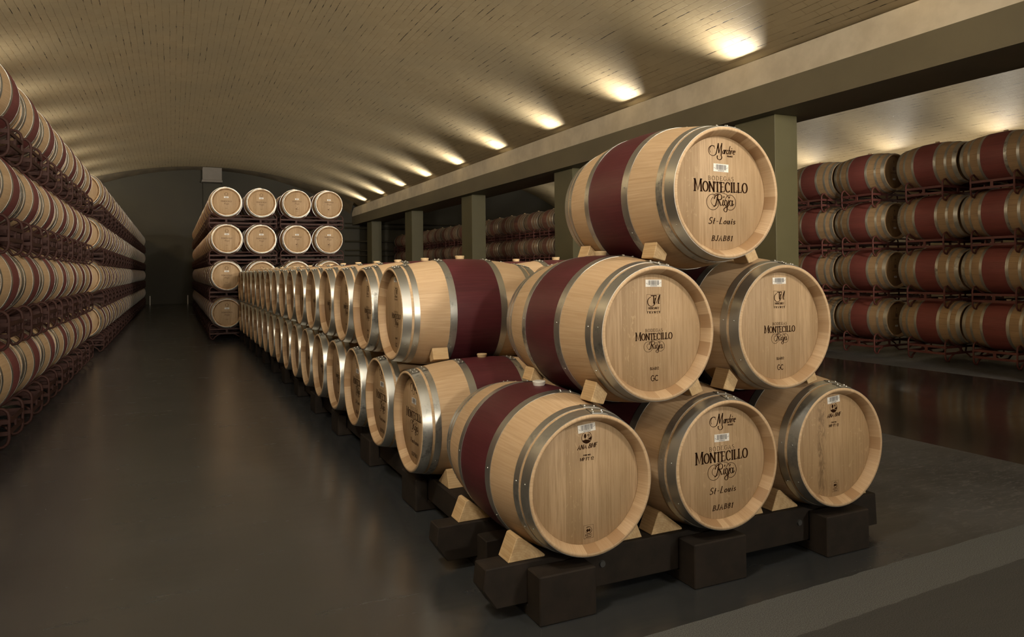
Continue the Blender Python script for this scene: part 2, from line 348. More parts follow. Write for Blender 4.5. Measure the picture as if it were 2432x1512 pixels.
# ------------------------------------------------------------------ stamped lettering (pen strokes laid on the head)
def arc(cx, cy, rx, ry, a0, a1, n=14):
    return [(cx+rx*math.cos(math.radians(a0+(a1-a0)*i/n)), cy+ry*math.sin(math.radians(a0+(a1-a0)*i/n))) for i in range(n+1)]
def sf(x, y, w=.13): return [(x-w, y), (x+w, y)]
G = {   # glyph: (advance, strokes, serif ticks)
 'M': (1.05, [[(.14, 0), (.16, 1)], [(.16, 1), (.52, .06), (.88, 1)], [(.88, 1), (.92, 0)]], [sf(.14, 0), sf(.92, 0), sf(.1, 1, .09), sf(.94, 1, .09)]),
 'O': (.92, [arc(.46, .5, .38, .5, 90, 450, 24)], []),
 'N': (.95, [[(.15, 0), (.15, 1)], [(.15, 1), (.8, 0)], [(.8, 0), (.8, 1)]], [sf(.15, 0), sf(.1, 1, .08), sf(.8, 1)]),
 'T': (.78, [[(.39, 0), (.39, 1)], [(.04, .97), (.74, .97)]], [sf(.39, 0), [(.04, 1), (.04, .82)], [(.74, 1), (.74, .82)]]),
 'E': (.72, [[(.15, 0), (.15, 1)], [(.15, .97), (.62, .97)], [(.15, .52), (.52, .52)], [(.15, .03), (.66, .03)]], [sf(.13, 0, .1), sf(.13, 1, .1), [(.62, 1), (.62, .82)], [(.66, 0), (.66, .2)]]),
 'C': (.85, [arc(.47, .5, .38, .5, 48, 312, 20)], [[(.74, .92), (.76, .72)]]),
 'I': (.4, [[(.2, 0), (.2, 1)]], [sf(.2, 0), sf(.2, 1)]),
 'L': (.68, [[(.15, 0), (.15, 1)], [(.15, .03), (.62, .03)]], [sf(.15, 0, .1), sf(.15, 1), [(.62, 0), (.62, .22)]]),
 'B': (.76, [[(.15, 0), (.15, 1)], [(.15, .98), (.4, .98)]+arc(.4, .75, .2, .23, 90, -90, 8)+[(.15, .52)], [(.4, .52)]+arc(.42, .27, .25, .25, 90, -90, 8)+[(.15, .02)]], [sf(.12, 0, .08), sf(.12, 1, .08)]),
 'D': (.88, [[(.15, 0), (.15, 1)], [(.15, .98), (.38, .98)]+arc(.38, .5, .4, .48, 90, -90, 12)+[(.15, .02)]], [sf(.12, 0, .08), sf(.12, 1, .08)]),
 'G': (.92, [arc(.47, .5, .38, .5, 48, 330, 20), [(.8, .24), (.8, .46)], [(.6, .46), (.86, .46)]], [[(.74, .92), (.76, .72)]]),
 'A': (.86, [[(.1, 0), (.43, 1), (.76, 0)], [(.22, .36), (.64, .36)]], [sf(.1, 0, .1), sf(.77, 0, .11)]),
 'S': (.66, [arc(.33, .75, .22, .24, 40, 250, 12)+arc(.33, .25, .24, .25, 90, -150, 12)], []),
 'P': (.7, [[(.15, 0), (.15, 1)], [(.15, .98), (.38, .98)]+arc(.38, .73, .24, .25, 90, -90, 10)+[(.15, .48)]], [sf(.15, 0), sf(.12, 1, .08)]),
 'F': (.66, [[(.15, 0), (.15, 1)], [(.15, .97), (.62, .97)], [(.15, .52), (.5, .52)]], [sf(.15, 0)]),
 'J': (.55, [[(.4, 1), (.4, .2)]+arc(.22, .2, .18, .2, 0, -170, 8)], [sf(.4, 1)]),
 'R': (.8, [[(.15, 0), (.15, 1)], [(.15, .98), (.38, .98)]+arc(.38, .75, .22, .23, 90, -90, 10)+[(.15, .52)], [(.38, .52), (.72, 0)]], [sf(.15, 0)]),
 'H': (.9, [[(.15, 0), (.15, 1)], [(.75, 0), (.75, 1)], [(.15, .5), (.75, .5)]], []),
 'U': (.85, [[(.12, 1), (.12, .3)]+arc(.42, .3, .3, .3, 180, 360, 10)+[(.72, 1)]], []),
 'Y': (.8, [[(.08, 1), (.4, .5), (.72, 1)], [(.4, .5), (.4, 0)]], []),
 'V': (.8, [[(.06, 1), (.4, 0), (.74, 1)]], []),
 'Q': (.95, [arc(.46, .5, .38, .5, 90, 450, 24), [(.45, .25), (.9, -.15)]], []),
 '-': (.5, [[(.08, .4), (.42, .4)]], []), ' ': (.45, [], []),
 '1': (.5, [[(.1, .8), (.28, 1), (.28, 0)]], [sf(.28, 0)]),
 '2': (.66, [arc(.33, .72, .24, .27, 160, -40, 10)+[(.08, .02), (.6, .02)]], []),
 '6': (.66, [[(.5, .98)]+arc(.36, .5, .28, .45, 100, 180, 6)+arc(.33, .3, .25, .3, 180, 540, 14)], []),
 '8': (.66, [arc(.33, .75, .2, .23, 270, 630, 14), arc(.33, .27, .25, .27, 90, 450, 14)], []),
 'a': (.56, [arc(.26, .25, .2, .25, 30, 390, 12), [(.46, .5), (.46, .08), (.56, .02)]], []),
 'r': (.42, [[(.1, .5), (.1, 0)], [(.1, .3)]+arc(.3, .3, .16, .2, 150, 60, 6)], []),
 'c': (.46, [arc(.26, .25, .2, .25, 50, 320, 10)], []),
 'h': (.54, [[(.1, 1), (.1, 0)], [(.1, .3)]+arc(.27, .33, .16, .17, 160, 0, 6)+[(.43, .05), (.52, 0)]], []),
 'i': (.28, [[(.13, .5), (.13, .06), (.22, 0)], [(.13, .7), (.13, .76)]], []),
 'v': (.48, [[(.06, .5), (.22, 0), (.42, .5)]], []),
 'e': (.48, [[(.07, .26), (.42, .28)]+arc(.25, .25, .18, .25, 10, 320, 12)], []),
 'o': (.5, [arc(.25, .25, .2, .25, 90, 450, 14)], []),
 'j': (.28, [[(.16, .5), (.12, -.25)]+arc(.0, -.25, .12, .14, 0, -150, 6), [(.16, .7), (.16, .76)]], []),
 't': (.38, [[(.16, .85), (.16, .08), (.28, 0)], [(.02, .52), (.32, .52)]], []),
 'u': (.54, [[(.08, .5), (.08, .15)]+arc(.24, .15, .16, .15, 180, 360, 6)+[(.40, .5)], [(.40, .5), (.40, .06), (.5, 0)]], []),
 's': (.42, [arc(.21, .37, .13, .12, 40, 250, 8)+arc(.21, .13, .15, .13, 90, -150, 8)], []),
 'n': (.54, [[(.1, .5), (.1, 0)], [(.1, .3)]+arc(.27, .33, .16, .17, 160, 0, 6)+[(.43, 0)]], []),
}
class Ink:
    tone = 'ink'
    def __init__(s, y): s.bm = bmesh.new(); s.y = y
    def stroke(s, pts, thick, thin=None, nib=90):
        """ribbon; its width depends on direction like a broad pen"""
        if thin is None: thin = thick
        pts = [Vector((p[0], p[1])) for p in pts]; L = []
        for i, p in enumerate(pts):
            a = pts[max(i-1, 0)]; c = pts[min(i+1, len(pts)-1)]; t = c-a
            if t.length < 1e-9: t = Vector((1, 0))
            t.normalize(); ang = math.degrees(math.atan2(t.y, t.x))
            w = (thin+(thick-thin)*abs(math.cos(math.radians(ang-nib))))/2
            n = Vector((-t.y, t.x))*w
            e = t*(w*0.5) if i == len(pts)-1 else (-t*(w*0.5) if i == 0 else Vector((0, 0)))
            L.append((p+n+e, p-n+e))
        vs = [(s.bm.verts.new((a.x, s.y, RB+a.y)), s.bm.verts.new((b.x, s.y, RB+b.y))) for a, b in L]
        for i in range(len(vs)-1): s.bm.faces.new((vs[i][0], vs[i][1], vs[i+1][1], vs[i+1][0]))
    def poly(s, pts): s.bm.faces.new([s.bm.verts.new((p[0], s.y, RB+p[1])) for p in pts])
    def disc(s, cx, cz, rx, rz): s.poly([(cx+rx*math.cos(2*PI*i/18), cz+rz*math.sin(2*PI*i/18)) for i in range(18)])
    def text(s, txt, cx, cz, width, h, thick=.13, thin=.05, serif=True, slant=0.0, track=0.0, big=None, tilt=0.0, nib=90):
        """centred line of text: cap height h, squeezed or stretched to width"""
        tot = sum(G[c][0]+track for c in txt)+(0.25 if big else 0)-track; sx = width/tot
        x = -width/2; ct, st = math.cos(tilt), math.sin(tilt)
        for j, c in enumerate(txt):
            adv, st_, ser = G[c]; k = 1.0; gx = sx
            if big and j == 0: k = big; gx = sx*(1+0.25/adv)
            for kind, lst in ((0, st_), (1, ser if serif else [])):
                for pl in lst:
                    P = []
                    for (a, b) in pl:
                        px = x+a*gx+b*k*h*slant; pz = (b*k-.5)*h
                        P.append((cx+px*ct-pz*st, cz+px*st+pz*ct))
                    s.stroke(P, (thick if kind == 0 else thin*1.2)*h, thin*h*1.0 if kind == 0 else None, nib)
            x += (adv+track)*sx+(0.25*sx if big and j == 0 else 0)
    def done(s, name, parent, mat=None):
        return mesh_obj(name, s.bm, mat or M[Ink.tone], parent)
HY = -HL+0.045      # plane of the front head
def rioja(k, cx, cz, w):
    u = w/2.0
    def P(lst): return [(cx+a*u, cz+b*u) for a, b in lst]
    t = 0.022*u
    k.stroke(P(arc(-.58, -.06, .42, .42, 75, 395, 26)), t*1.5, t, 60)
    k.stroke(P(arc(.62, -.06, .38, .41, -165, 165, 24)), t*1.5, t, 60)
    k.stroke(P(arc(-.02, .10, .56, .36, 5, 150, 16)), t*1.5, t, 60)
    k.stroke(P(arc(-.46, -.02, .24, .24, 110, 420, 16)), t*1.3, t, 60)
    T = 0.07*u
    k.stroke(P([(-.52, -.30), (-.42, -.26), (-.34, -.08), (-.22, .34)]), T, T*.4, 70)                       # R
    k.stroke(P([(-.48, .12), (-.42, .26), (-.24, .36)]+arc(-.10, .22, .14, .15, 90, -100, 8)+[(-.26, .08)]), T, T*.4, 70)
    k.stroke(P([(-.24, .08), (-.12, -.04), (-.04, -.24), (.06, -.20)]), T, T*.4, 110)
    k.stroke(P([(.14, .06), (.07, -.20), (.13, -.25), (.20, -.16)]), T, T*.4, 75)                              # i
    k.stroke(P([(.17, .20), (.20, .26)]), T*.9)
    k.stroke(P(arc(.31, -.09, .085, .155, 70, 430, 14)), T*.9, T*.35, 75)                                      # o
    k.stroke(P([(.52, .06), (.40, -.38)]+arc(.28, -.46, .11, .11, 20, -250, 12)+[(.50, -.22)]), T*.9, T*.35, 75)  # j
    k.stroke(P([(.55, .20), (.58, .26)]), T*.8)
    k.stroke(P(arc(.66, -.09, .10, .15, 50, 400, 14)), T*.9, T*.35, 75)                                        # a
    k.stroke(P([(.78, .05), (.72, -.18), (.77, -.24), (.86, -.14)]), T*.9, T*.4, 75)
def script_mark(k, cx, cz, w):
    """the cooper's signature with a looping capital"""
    u = w
    def P(lst): return [(cx+a*u, cz+b*u) for a, b in lst]
    t = .014*u
    k.stroke(P(arc(-.31, .0, .16, .155, 60, 330, 16)+[(-.15, .02), (-.09, .23)]), t*1.8, t*.8, 60)
    k.stroke(P(arc(-.32, .02, .10, .13, 20, 220, 10)), t*1.3, t*.7, 60)
    k.stroke(P([(-.20, -.12), (-.15, .0), (-.09, .23)]), t*2.2, t, 80)
    k.stroke(P([(-.09, .23), (-.085, .10), (-.07, -.06)]), t*2.8, t, 80)
    k.stroke(P([(-.07, -.06), (-.01, .10), (.05, .24)]), t*1.6, t, 60)
    k.stroke(P([(.05, .24), (.03, .05), (.02, -.12)]+arc(-.05, -.19, .09, .08, 45, -210, 12)), t*2.6, t, 80)
    k.text('archive', cx+.30*u, cz+.045*u, .50*u, .25*u, .11, .05, False, 0.35)
    k.text('FRANCE', cx+.36*u, cz-.145*u, .22*u, .04*u, .34, .28, False)
def barcode(parent, cx, cz, w, h, tilt=0.0, marks=True):
    k = Ink(HY-.0012); c, s_ = math.cos(tilt), math.sin(tilt)
    def R(a, b): return (cx+a*c-b*s_, cz+a*s_+b*c)
    k.poly([R(-w/2, -h/2), R(w/2, -h/2), R(w/2, h/2), R(-w/2, h/2)])
    lab = k.done('barcode_label', parent, M['label'])
    k = Ink(HY-.0018); x = -w*.33; rnd = random.Random(3)
    while x < w*.33:
        bw = w*rnd.choice((.008, .012, .02, .03)); k.poly([R(x, -h*.26), R(x+bw, -h*.26), R(x+bw, h*.40), R(x, h*.40)]); x += bw+w*rnd.choice((.012, .018, .025))
    x = -w*.2
    while x < w*.2: k.poly([R(x, -h*.42), R(x+w*.02, -h*.42), R(x+w*.02, -h*.33), R(x, -h*.33)]); x += w*.032
    if marks:
        k.stroke([R(-w*.47, h*.0), R(-w*.36, -h*.15)], h*.04); k.stroke([R(w*.36, -h*.02), R(w*.47, h*.12)], h*.04)
    k.done('barcode', lab, M['ink_bar'])
    return lab
def stamps(kind, root):
    """lettering and marks of one kind of head, as parts of the barrel"""
    y = HY-.0009; k = Ink(y); Ink.tone = 'ink_faded' if kind in 'QFU' else 'ink'
    if kind in ('A', 'D', 'N'):
        mk = Ink(y); script_mark(mk, 0, .188, .145); mk.done('cooper_mark', root)
        k.text('BODEGAS', 0, .066, .145, .019, .10, .05, True, 0, .25)
        k.text('MONTECILLO', 0, .028, .305, .043, .19, .07, True, 0, .02, 1.22)
        k.done('winery_name', root); k = Ink(y); rioja(k, 0, -.035, .165); k.done('region_name', root); k = Ink(y); k2 = Ink(y)
        if kind == 'A':
            k.text('St-Louis', 0, -.122, .152, .029, .18, .08, False, .35, .16); k2.text('BJAB81', 0, -.200, .118, .023, .20, .09, True, .30, .24)
        elif kind == 'D':
            k.text('Penitonia', 0, -.122, .150, .026, .17, .08, False, .1, .04); k2.text('BJPB61', 0, -.200, .110, .022, .17, .08, True, .1, .12)
        k.done('forest_name', root); k2.done('batch_code', root); barcode(root, 0, .113, .085, .035, random.uniform(-.03, .03))
    elif kind == 'B':
        mk = Ink(y); t = .0012
        mk.stroke([(-.036, .092), (-.036, .166), (.036, .166), (.036, .092), (-.036, .092)], t)
        mk.stroke([(-.014, .160), (.014, .160)], .004); mk.stroke([(0, .160), (0, .128)], .005)
        mk.stroke(arc(-.012, .134, .02, .02, 100, 330, 12)+[(.008, .15)], .004, .002)
        mk.stroke([(.002, .124), (.016, .160), (.014, .126), (.032, .162)], .005, .002); mk.stroke([(.032, .162), (.024, .124), (.032, .126)], .005, .002)
        mk.text('MERCUREY', 0, .106, .058, .009, .22, .12, False); mk.text('FRANCE', 0, .088, .070, .0085, .26, .2, False, 0, .6)
        mk.done('cooper_mark', root)
        k.text('BODEGAS', 0, .010, .092, .013, .13, .08, True, 0, .15)
        k.text('MONTECILLO', 0, -.017, .195, .028, .19, .08, True, 0, .02, 1.2)
        k.done('winery_name', root); k = Ink(y); rioja(k, 0, -.057, .108); k.done('region_name', root); k = Ink(y)
        k.text('BJAB12', 0, -.155, .046, .011, .18, .18, False); k.done('batch_code', root); k = Ink(y); k.text('GC', 0, -.197, .040, .023, .15, .15, False)
        k.done('toast_code', root); barcode(root, 0, .214, .084, .031, random.uniform(-.02, .02))
    elif kind == 'C':
        mk = Ink(y); cz = .186
        mk.stroke(arc(0, cz, .024, .024, 0, 360, 28), .0018)
        mk.poly(arc(0, cz, .0232, .0232, 208, 322, 14)+[(.009, cz-.010), (0, cz-.008), (-.010, cz-.0085)])
        mk.disc(-.0075, cz+.007, .0058, .0095); mk.stroke([(-.0075, cz), (-.0075, cz-.010)], .0018)
        mk.stroke(arc(.0085, cz+.010, .0045, .0055, 0, 360, 12), .0016); mk.disc(.0085, cz+.010, .002, .003); mk.stroke([(.0085, cz+.004), (.008, cz-.002)], .0012)
        mk.poly([(.010, cz-.009), (.005, cz-.006)]+arc(0, cz, .0228, .0228, 368, 330, 5)); mk.stroke([(.003, cz-.003), (.012, cz+.001), (.021, cz+.005)], .001)
        mk.done('cooper_mark', root)
        k.text('ANA BMF', 0, .150, .094, .018, .2, .1, False, .35, .03, tilt=.05)
        k.done('cooperage_name', root); k = Ink(y); k.text('CHNE MEO', 0, .114, .036, .005, .3, .3, False); k.text('MP FT 12', 0, .098, .066, .0125, .2, .18, False)
        k.done('batch_code', root)
        pk = Ink(y); px, pz = .004, -.203
        pk.stroke([(px-.023, pz-.027), (px-.023, pz+.027), (px+.023, pz+.027), (px+.023, pz-.027), (px-.023, pz-.027)], .0011)
        pk.stroke([(px+a, pz+.006+b) for a, b in arc(0, 0, .015, .014, -160, 130, 18)], .0026, .001, 40)
        pk.poly([(px-.012, pz+.005), (px-.005, pz-.003), (px, pz+.003), (px+.006, pz-.002), (px+.009, pz+.006), (px+.005, pz+.013), (px+.001, pz+.008), (px-.006, pz+.012)])
        pk.text('PEFC', px, pz-.014, .032, .0065, .25, .2, False, 0, .2); pk.stroke([(px-.013, pz-.022), (px+.012, pz-.022)], .002)
        pk.done('certification_mark', root); barcode(root, 0, .226, .084, .033, .09)
    elif kind == 'Q':
        mk = Ink(y); mk.stroke(arc(0, .165, .030, .034, 90, 450, 24), .009, .004); mk.stroke([(-.004, .150), (.014, .135), (.034, .128)], .005, .003); mk.done('cooper_mark', root)
        k.text('MONTECILLO', 0, .012, .210, .027, .2, .09, True, 0, .02, 1.2); k.done('winery_name', root); k = Ink(y); k.text('Rioja', 0, -.035, .10, .034, .16, .08, False, .3); k.done('region_name', root); k = Ink(y); k.text('BJAB81', 0, -.135, .05, .011, .2, .15, False)
        k.done('batch_code', root); barcode(root, 0, .098, .09, .034, marks=False)
    elif kind == 'F':
        k.text('MONTECILLO', 0, .052, .200, .027, .2, .09, True, 0, .02, 1.2); k.done('winery_name', root); k = Ink(y); k.text('Rioja', 0, .006, .10, .034, .16, .08, False, .3)
        k.done('region_name', root)
        mk = Ink(y); mk.poly([(-.03, -.11), (-.022, -.098), (.0, -.1), (.012, -.112), (.0, -.12), (-.02, -.12)]); mk.disc(.008, -.082, .008, .006)
        mk.stroke([(.0, -.115), (.035, -.112)], .003); mk.stroke([(-.025, -.128), (.04, -.128)], .003); mk.text('BJAB81', 0, -.158, .05, .009, .2, .15, False); mk.done('cooper_mark', root)
        barcode(root, 0, .103, .078, .034, marks=False)
    elif kind == 'U':
        mk = Ink(y); mk.stroke([(-.025, .09), (0, .15), (.025, .09)], .008); mk.disc(0, .165, .013, .016); mk.poly([(-.03, .03), (.03, .03), (.024, .085), (-.024, .085)]); mk.done('cooper_mark', root)
        k.text('MONTECILLO', 0, -.012, .15, .020, .25, .12, False); k.done('winery_lettering', root); barcode(root, 0, -.11, .06, .028, marks=False)

# ------------------------------------------------------------------ the barrel
def stave_bm(band, seg=72):
    bm = bmesh.new(); ss = []
    pts = [-HL, -.42, -.36, -.30, -.24, -.19, -band, -band+.05, 0, band-.05, band, .19, .24, .30, .36, .42, HL]
    prof = [(RE-.034, -HL+.05), (RE-.034, -HL+.043), (RE-.014, -HL+.002), (RE-.012, -HL)]+[(rout(s), s) for s in pts]+[(RE-.012, HL), (RE-.014, HL-.002), (RE-.034, HL-.043), (RE-.034, HL-.05)]
    mi = [0]*(len(prof)-1)
    for j in range(len(prof)-1):
        m_ = (prof[j][1]+prof[j+1][1])/2
        if abs(m_) < band and prof[j][0] > .3: mi[j] = 1
    lathe(bm, prof, seg=seg, mi=mi); return bm
def head_bm(sign, seg=72, mi=0):
    bm = bmesh.new(); s = sign*(HL-.045); r = RE-.033
    lathe(bm, [(r, s+sign*-.004), (r-.004, s), (.0004, s)], seg=seg, mi=mi); return bm
def hoop_bm(s0, s1, rivets=True, seg=72, mi=0, twist=0.0):
    bm = bmesh.new(); t = .0022; n = 3
    P = [s0+(s1-s0)*i/n for i in range(n+1)]
    lathe(bm, [(rout(s)+t, s) for s in P], seg=seg, mi=mi)
    for e in (s0, s1): lathe(bm, [(rout(e)-.0005, e), (rout(e)+t, e)], seg=seg, mi=mi)
    lathe(bm, [(rout(s)-.0005, s) for s in P], seg=seg, mi=mi)
    if rivets:
        a0 = .14+twist
        lathe(bm, [(rout(s)+t*2.0, s) for s in P]+[(rout(s)+t*.5, s) for s in P[::-1]], seg=6, closed=True, a0=a0-.13, a1=a0+.13, mi=mi)
        sm = (s0+s1)/2
        for a, ds in ((a0-.09, 0), (a0+.06, 0)) if s1-s0 < .04 else ((a0-.09, -.01), (a0-.06, .012), (a0+.06, -.01), (a0+.09, .012)):
            c = Vector(((rout(sm+ds)+.004)*math.sin(a), sm+ds, RB+(rout(sm+ds)+.004)*math.cos(a)))
            bmesh.ops.create_icosphere(bm, subdivisions=2, radius=.0055, matrix=Matrix.Translation(c))
        for a in (2.2, 4.2, -1.45):
            c = Vector(((rout(sm)+t)*math.sin(a), sm, RB+(rout(sm)+t)*math.cos(a)))
            bmesh.ops.create_icosphere(bm, subdivisions=1, radius=.0035, matrix=Matrix.Translation(c))
    return bm
def bung_bm(mi=0):
    bm = bmesh.new(); z0 = 2*RB-.004; n = 20; rings = []
    for r, z in ((.022, z0-.01), (.026, z0), (.031, z0+.02), (.029, z0+.0235), (.0, z0+.0235)):
        if r == 0: c = bm.verts.new((0, 0, z)); continue
        rings.append([bm.verts.new((r*math.cos(2*PI*i/n), r*math.sin(2*PI*i/n), z)) for i in range(n)])
    for A, B in zip(rings, rings[1:]):
        for i in range(n): bm.faces.new((A[i], A[(i+1) % n], B[(i+1) % n], B[i])).material_index = mi
    for i in range(n): bm.faces.new((rings[-1][i], rings[-1][(i+1) % n], c)).material_index = mi
    bm.faces.new(rings[0][::-1])
    return bm
HOOPS_NEW = [(-.472, -.420), (-.405, -.371), (-.190, -.146), (.146, .190), (.371, .405), (.420, .472)]
HOOPS_OLD = [(-.472, -.418), (-.345, -.310), (-.195, -.155), (.155, .195), (.310, .345), (.418, .472)]
def make_barrel(label, loc, rz, kind, used=False, pale_band=False, white_bung=False, bung=True, group=None, twist=0.0, stain=False):
    t = thing('oak_barrel', label, 'barrel', loc, rz, group)
    w, r_, hd, st = (M['oak_used'], M['wine_used'], M['head_used'], M['steel_used']) if used else (M['oak'], M['wine'], M['head'], M['steel'])
    if pale_band: r_ = M['wine_rack']
    mesh_obj('staves', stave_bm(.155 if used else .146), [w, r_], t)
    mesh_obj('head', head_bm(-1), M['head_stain'] if stain else hd, t); mesh_obj('head', head_bm(1), hd, t)
    for a, b in (HOOPS_OLD if used else HOOPS_NEW): mesh_obj('hoop', hoop_bm(a, b, twist=twist), st, t)
    if bung: mesh_obj('bung', bung_bm(), M['bung_white'] if white_bung else M['bung'], t)
    if kind: stamps(kind, t)
    return t
def far_barrel(used=False, dull=False):
    """a small distant barrel as one mesh"""
    bm = bmesh.new(); sg = 40
    tmp = []
    for part, mi in [(stave_bm(.155 if used else .146, sg), None), (head_bm(-1, sg, 2), 2), (head_bm(1, sg, 2), 2), (bung_bm(4), 4)]+[(hoop_bm(a, b, False, sg, 3), 3) for a, b in (HOOPS_OLD if used else HOOPS_NEW)]:
        me = bpy.data.meshes.new('part'); part.to_mesh(me); part.free(); bm.from_mesh(me); bpy.data.meshes.remove(me)
    mats = [M['oak_used'], M['wine_used'], M['head_used'], M['steel_used'], M['bung']] if used else [M['oak'], M['wine_rack'], M['head'], M['steel'], M['bung']]
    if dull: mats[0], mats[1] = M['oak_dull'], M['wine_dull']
    o = mesh_obj('oak_barrel', bm, mats); return o
def dup(root, loc, rz, label, group=None):
    r = root.copy(); C.objects.link(r); r.location = loc; r.rotation_euler = (0, 0, rz); r['label'] = label
    if group: r['group'] = group
    for ch in list(root.children):
        c = ch.copy(); C.objects.link(c); c.parent = r
        for g in list(ch.children):
            d = g.copy(); C.objects.link(d); d.parent = c
    return r
class Proto:
    """first use moves the original, later uses copy it"""
    def __init__(s, make): s.make = make; s.o = None
    def place(s, loc, rz, label, group, cat='barrel'):
        if s.o is None:
            s.o = s.make(); o = s.o; o.location = loc; o.rotation_euler = (0, 0, rz); o['label'] = label; o['category'] = cat
            if group: o['group'] = group
            return o
        return dup(s.o, loc, rz, label, group)

# ------------------------------------------------------------------ the steel rack (holds two barrels side by side)
TP = 0.778                  # tier pitch
def rack_parts():
    """origin: midway between the two barrels (x), rack centre (y), on the floor below the rack"""
    zc = 0.577              # barrel axis above the rack's feet
    hw, hb = 0.679, 0.3465  # half width; barrel offset
    zt, zb = zc-.235, zc-.552
    def loop(y):
        pts = []
        rc = .07; rt = RB-.018+.017
        def cradle(cx, cz, r, a0, a1, n): return [(cx+r*math.sin(math.radians(a0+(a1-a0)*i/n)), cz+r*math.cos(math.radians(a0+(a1-a0)*i/n))) for i in range(n+1)]
        # top run, left to right: hook over the post then follow each barrel's underside
        up = [(-hw, zt-rc)]+[(-hw+rc-rc*math.cos(a), zt-rc+rc*math.sin(a)) for a in (PI/6, PI/3, PI/2)]
        c1 = cradle(-hb, zc, rt, 235, 125, 12); c2 = cradle(hb, zc, rt, 235, 125, 12)
        c1 = [p for p in c1 if p[1] < zt-.005]; c2 = [p for p in c2 if p[1] < zt-.005]
        top = up+c1+c2+[(-a, b) for a, b in up[::-1]]
        dn = [(hw, zb+rc)]+[(hw-rc+rc*math.cos(a), zb+rc-rc*math.sin(a)) for a in (PI/6, PI/3, PI/2)]
        rb2 = RB+.012
        d2 = cradle(hb, zc-TP, rb2, 62, -62, 12); d1 = cradle(-hb, zc-TP, rb2, 62, -62, 12)
        d2 = [p for p in d2 if p[1] > zb+.004]; d1 = [p for p in d1 if p[1] > zb+.004]
        bot = dn+d2+d1+[(-a, b) for a, b in dn[::-1]]
        return [(a, y, b) for a, b in top+bot]
    parts = []
    for y in (-.29, .29):
        bm = bmesh.new(); tube(bm, loop(y), .0125, 8, closed=True); parts.append(('end_frame', bm))
    z1, z2 = zc-.345, zc-.436
    for y in (-.30, .30):
        for z in (z1, z2):
            bm = bmesh.new(); box(bm, -hw, hw, y-.008, y+.008, z-.016, z+.016); parts.append(('long_rail', bm))
        for x in (-hb, hb):
            bm = bmesh.new(); box(bm, x-.02, x+.02, y-.007, y+.007, z2, z1); parts.append(('stile', bm))
    for x in (-hw, hw):
        for z in (z1, z2):
            bm = bmesh.new(); box(bm, x-.008, x+.008, -.30, .30, z-.016, z+.016); parts.append(('side_rail', bm))
        bm = bmesh.new(); box(bm, x-.007, x+.007, -.02, .02, z2, z1); parts.append(('stile', bm))
    return parts
def make_rack(mt='rack'):
    t = thing('barrel_rack', '', 'rack')
    for n, bm in rack_parts(): mesh_obj(n, bm, M[mt], t)
    return t
def far_rack(mt='rack'):
    bm = bmesh.new()
    for n, p in rack_parts():
        me = bpy.data.meshes.new('p'); p.to_mesh(me); p.free(); bm.from_mesh(me); bpy.data.meshes.remove(me)
    return mesh_obj('barrel_rack', bm, M[mt])
NEARP = {k: Proto(lambda k=k: make_barrel('', (0, 0, 0), 0, k, pale_band=True)) for k in ('Q', 'F')}
PLAIN = Proto(lambda: make_barrel('', (0, 0, 0), 0, None))
PLAIN_F = Proto(lambda: make_barrel('', (0, 0, 0), 0, None, pale_band=True))
PLAIN_U = Proto(lambda: make_barrel('', (0, 0, 0), 0, 'U', True))
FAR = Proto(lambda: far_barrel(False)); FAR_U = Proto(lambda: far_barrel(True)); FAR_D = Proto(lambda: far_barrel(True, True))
RACK = Proto(make_rack); FRACK = Proto(far_rack)
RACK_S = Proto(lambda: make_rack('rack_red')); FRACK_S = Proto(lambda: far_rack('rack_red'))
TIER = ['bottom', 'second', 'third', 'top']
BZ = 0.577-RB               # base height of a barrel in the lowest tier

# ================================================================== THE SETTING
Y0, Y1 = -7.0, 38.0
def plane_box(name, x0, x1, y0, y1, z0, z1, mat):
    bm = bmesh.new(); box(bm, x0, x1, y0, y1, z0, z1); bmesh.ops.recalc_face_normals(bm, faces=bm.faces)
    return struct(mesh_obj(name, bm, mat))
plane_box('floor', -5.3, 21.6, Y0-.3, Y1+.3, -.2, 0, M['floor'])
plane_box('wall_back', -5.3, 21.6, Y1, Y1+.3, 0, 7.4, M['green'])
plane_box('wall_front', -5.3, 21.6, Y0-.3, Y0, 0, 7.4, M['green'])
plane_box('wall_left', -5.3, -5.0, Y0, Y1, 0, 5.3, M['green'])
plane_box('wall_right', 21.2, 21.5, Y0, Y1, 0, 5.2, M['plaster'])
# vaults: curved tiled shells with courses running along the hall
def vault(name, xc, zc, R, xa, xb, n=56):
    bm = bmesh.new(); uvl = bm.loops.layers.uv.new('UVMap'); cz = zc-R; ys = [Y0, Y1]
    ta, tb = math.asin((xa-xc)/R), math.asin((xb-xc)/R)
    inner, outer = [], []
    for i in range(n+1):
        t = ta+(tb-ta)*i/n
        inner.append([(xc+R*math.sin(t), y, cz+R*math.cos(t), R*t) for y in ys]); outer.append([(xc+(R+.25)*math.sin(t), y, cz+(R+.25)*math.cos(t), R*t) for y in ys])
    def V(p): return bm.verts.new(p[:3])
    I = [[V(p) for p in r] for r in inner]; O = [[V(p) for p in r] for r in outer]
    for i in range(n):
        for A, src, flip in ((I, inner, False), (O, outer, True)):
            vs = [A[i][0], A[i][1], A[i+1][1], A[i+1][0]]; co = [src[i][0], src[i][1], src[i+1][1], src[i+1][0]]
            if flip: vs = vs[::-1]; co = co[::-1]
            f = bm.faces.new(vs); f.smooth = True
            for l, c in zip(f.loops, co): l[uvl].uv = (c[1]-Y0, c[3]+20)
    return struct(mesh_obj(name, bm, M['vault']))
vault('ceiling', 1.6, 6.45, 16.5, -5.05, 8.95)
vault('ceiling_side_aisle', 15.4, 6.55, 9.9, 9.55, 21.3)
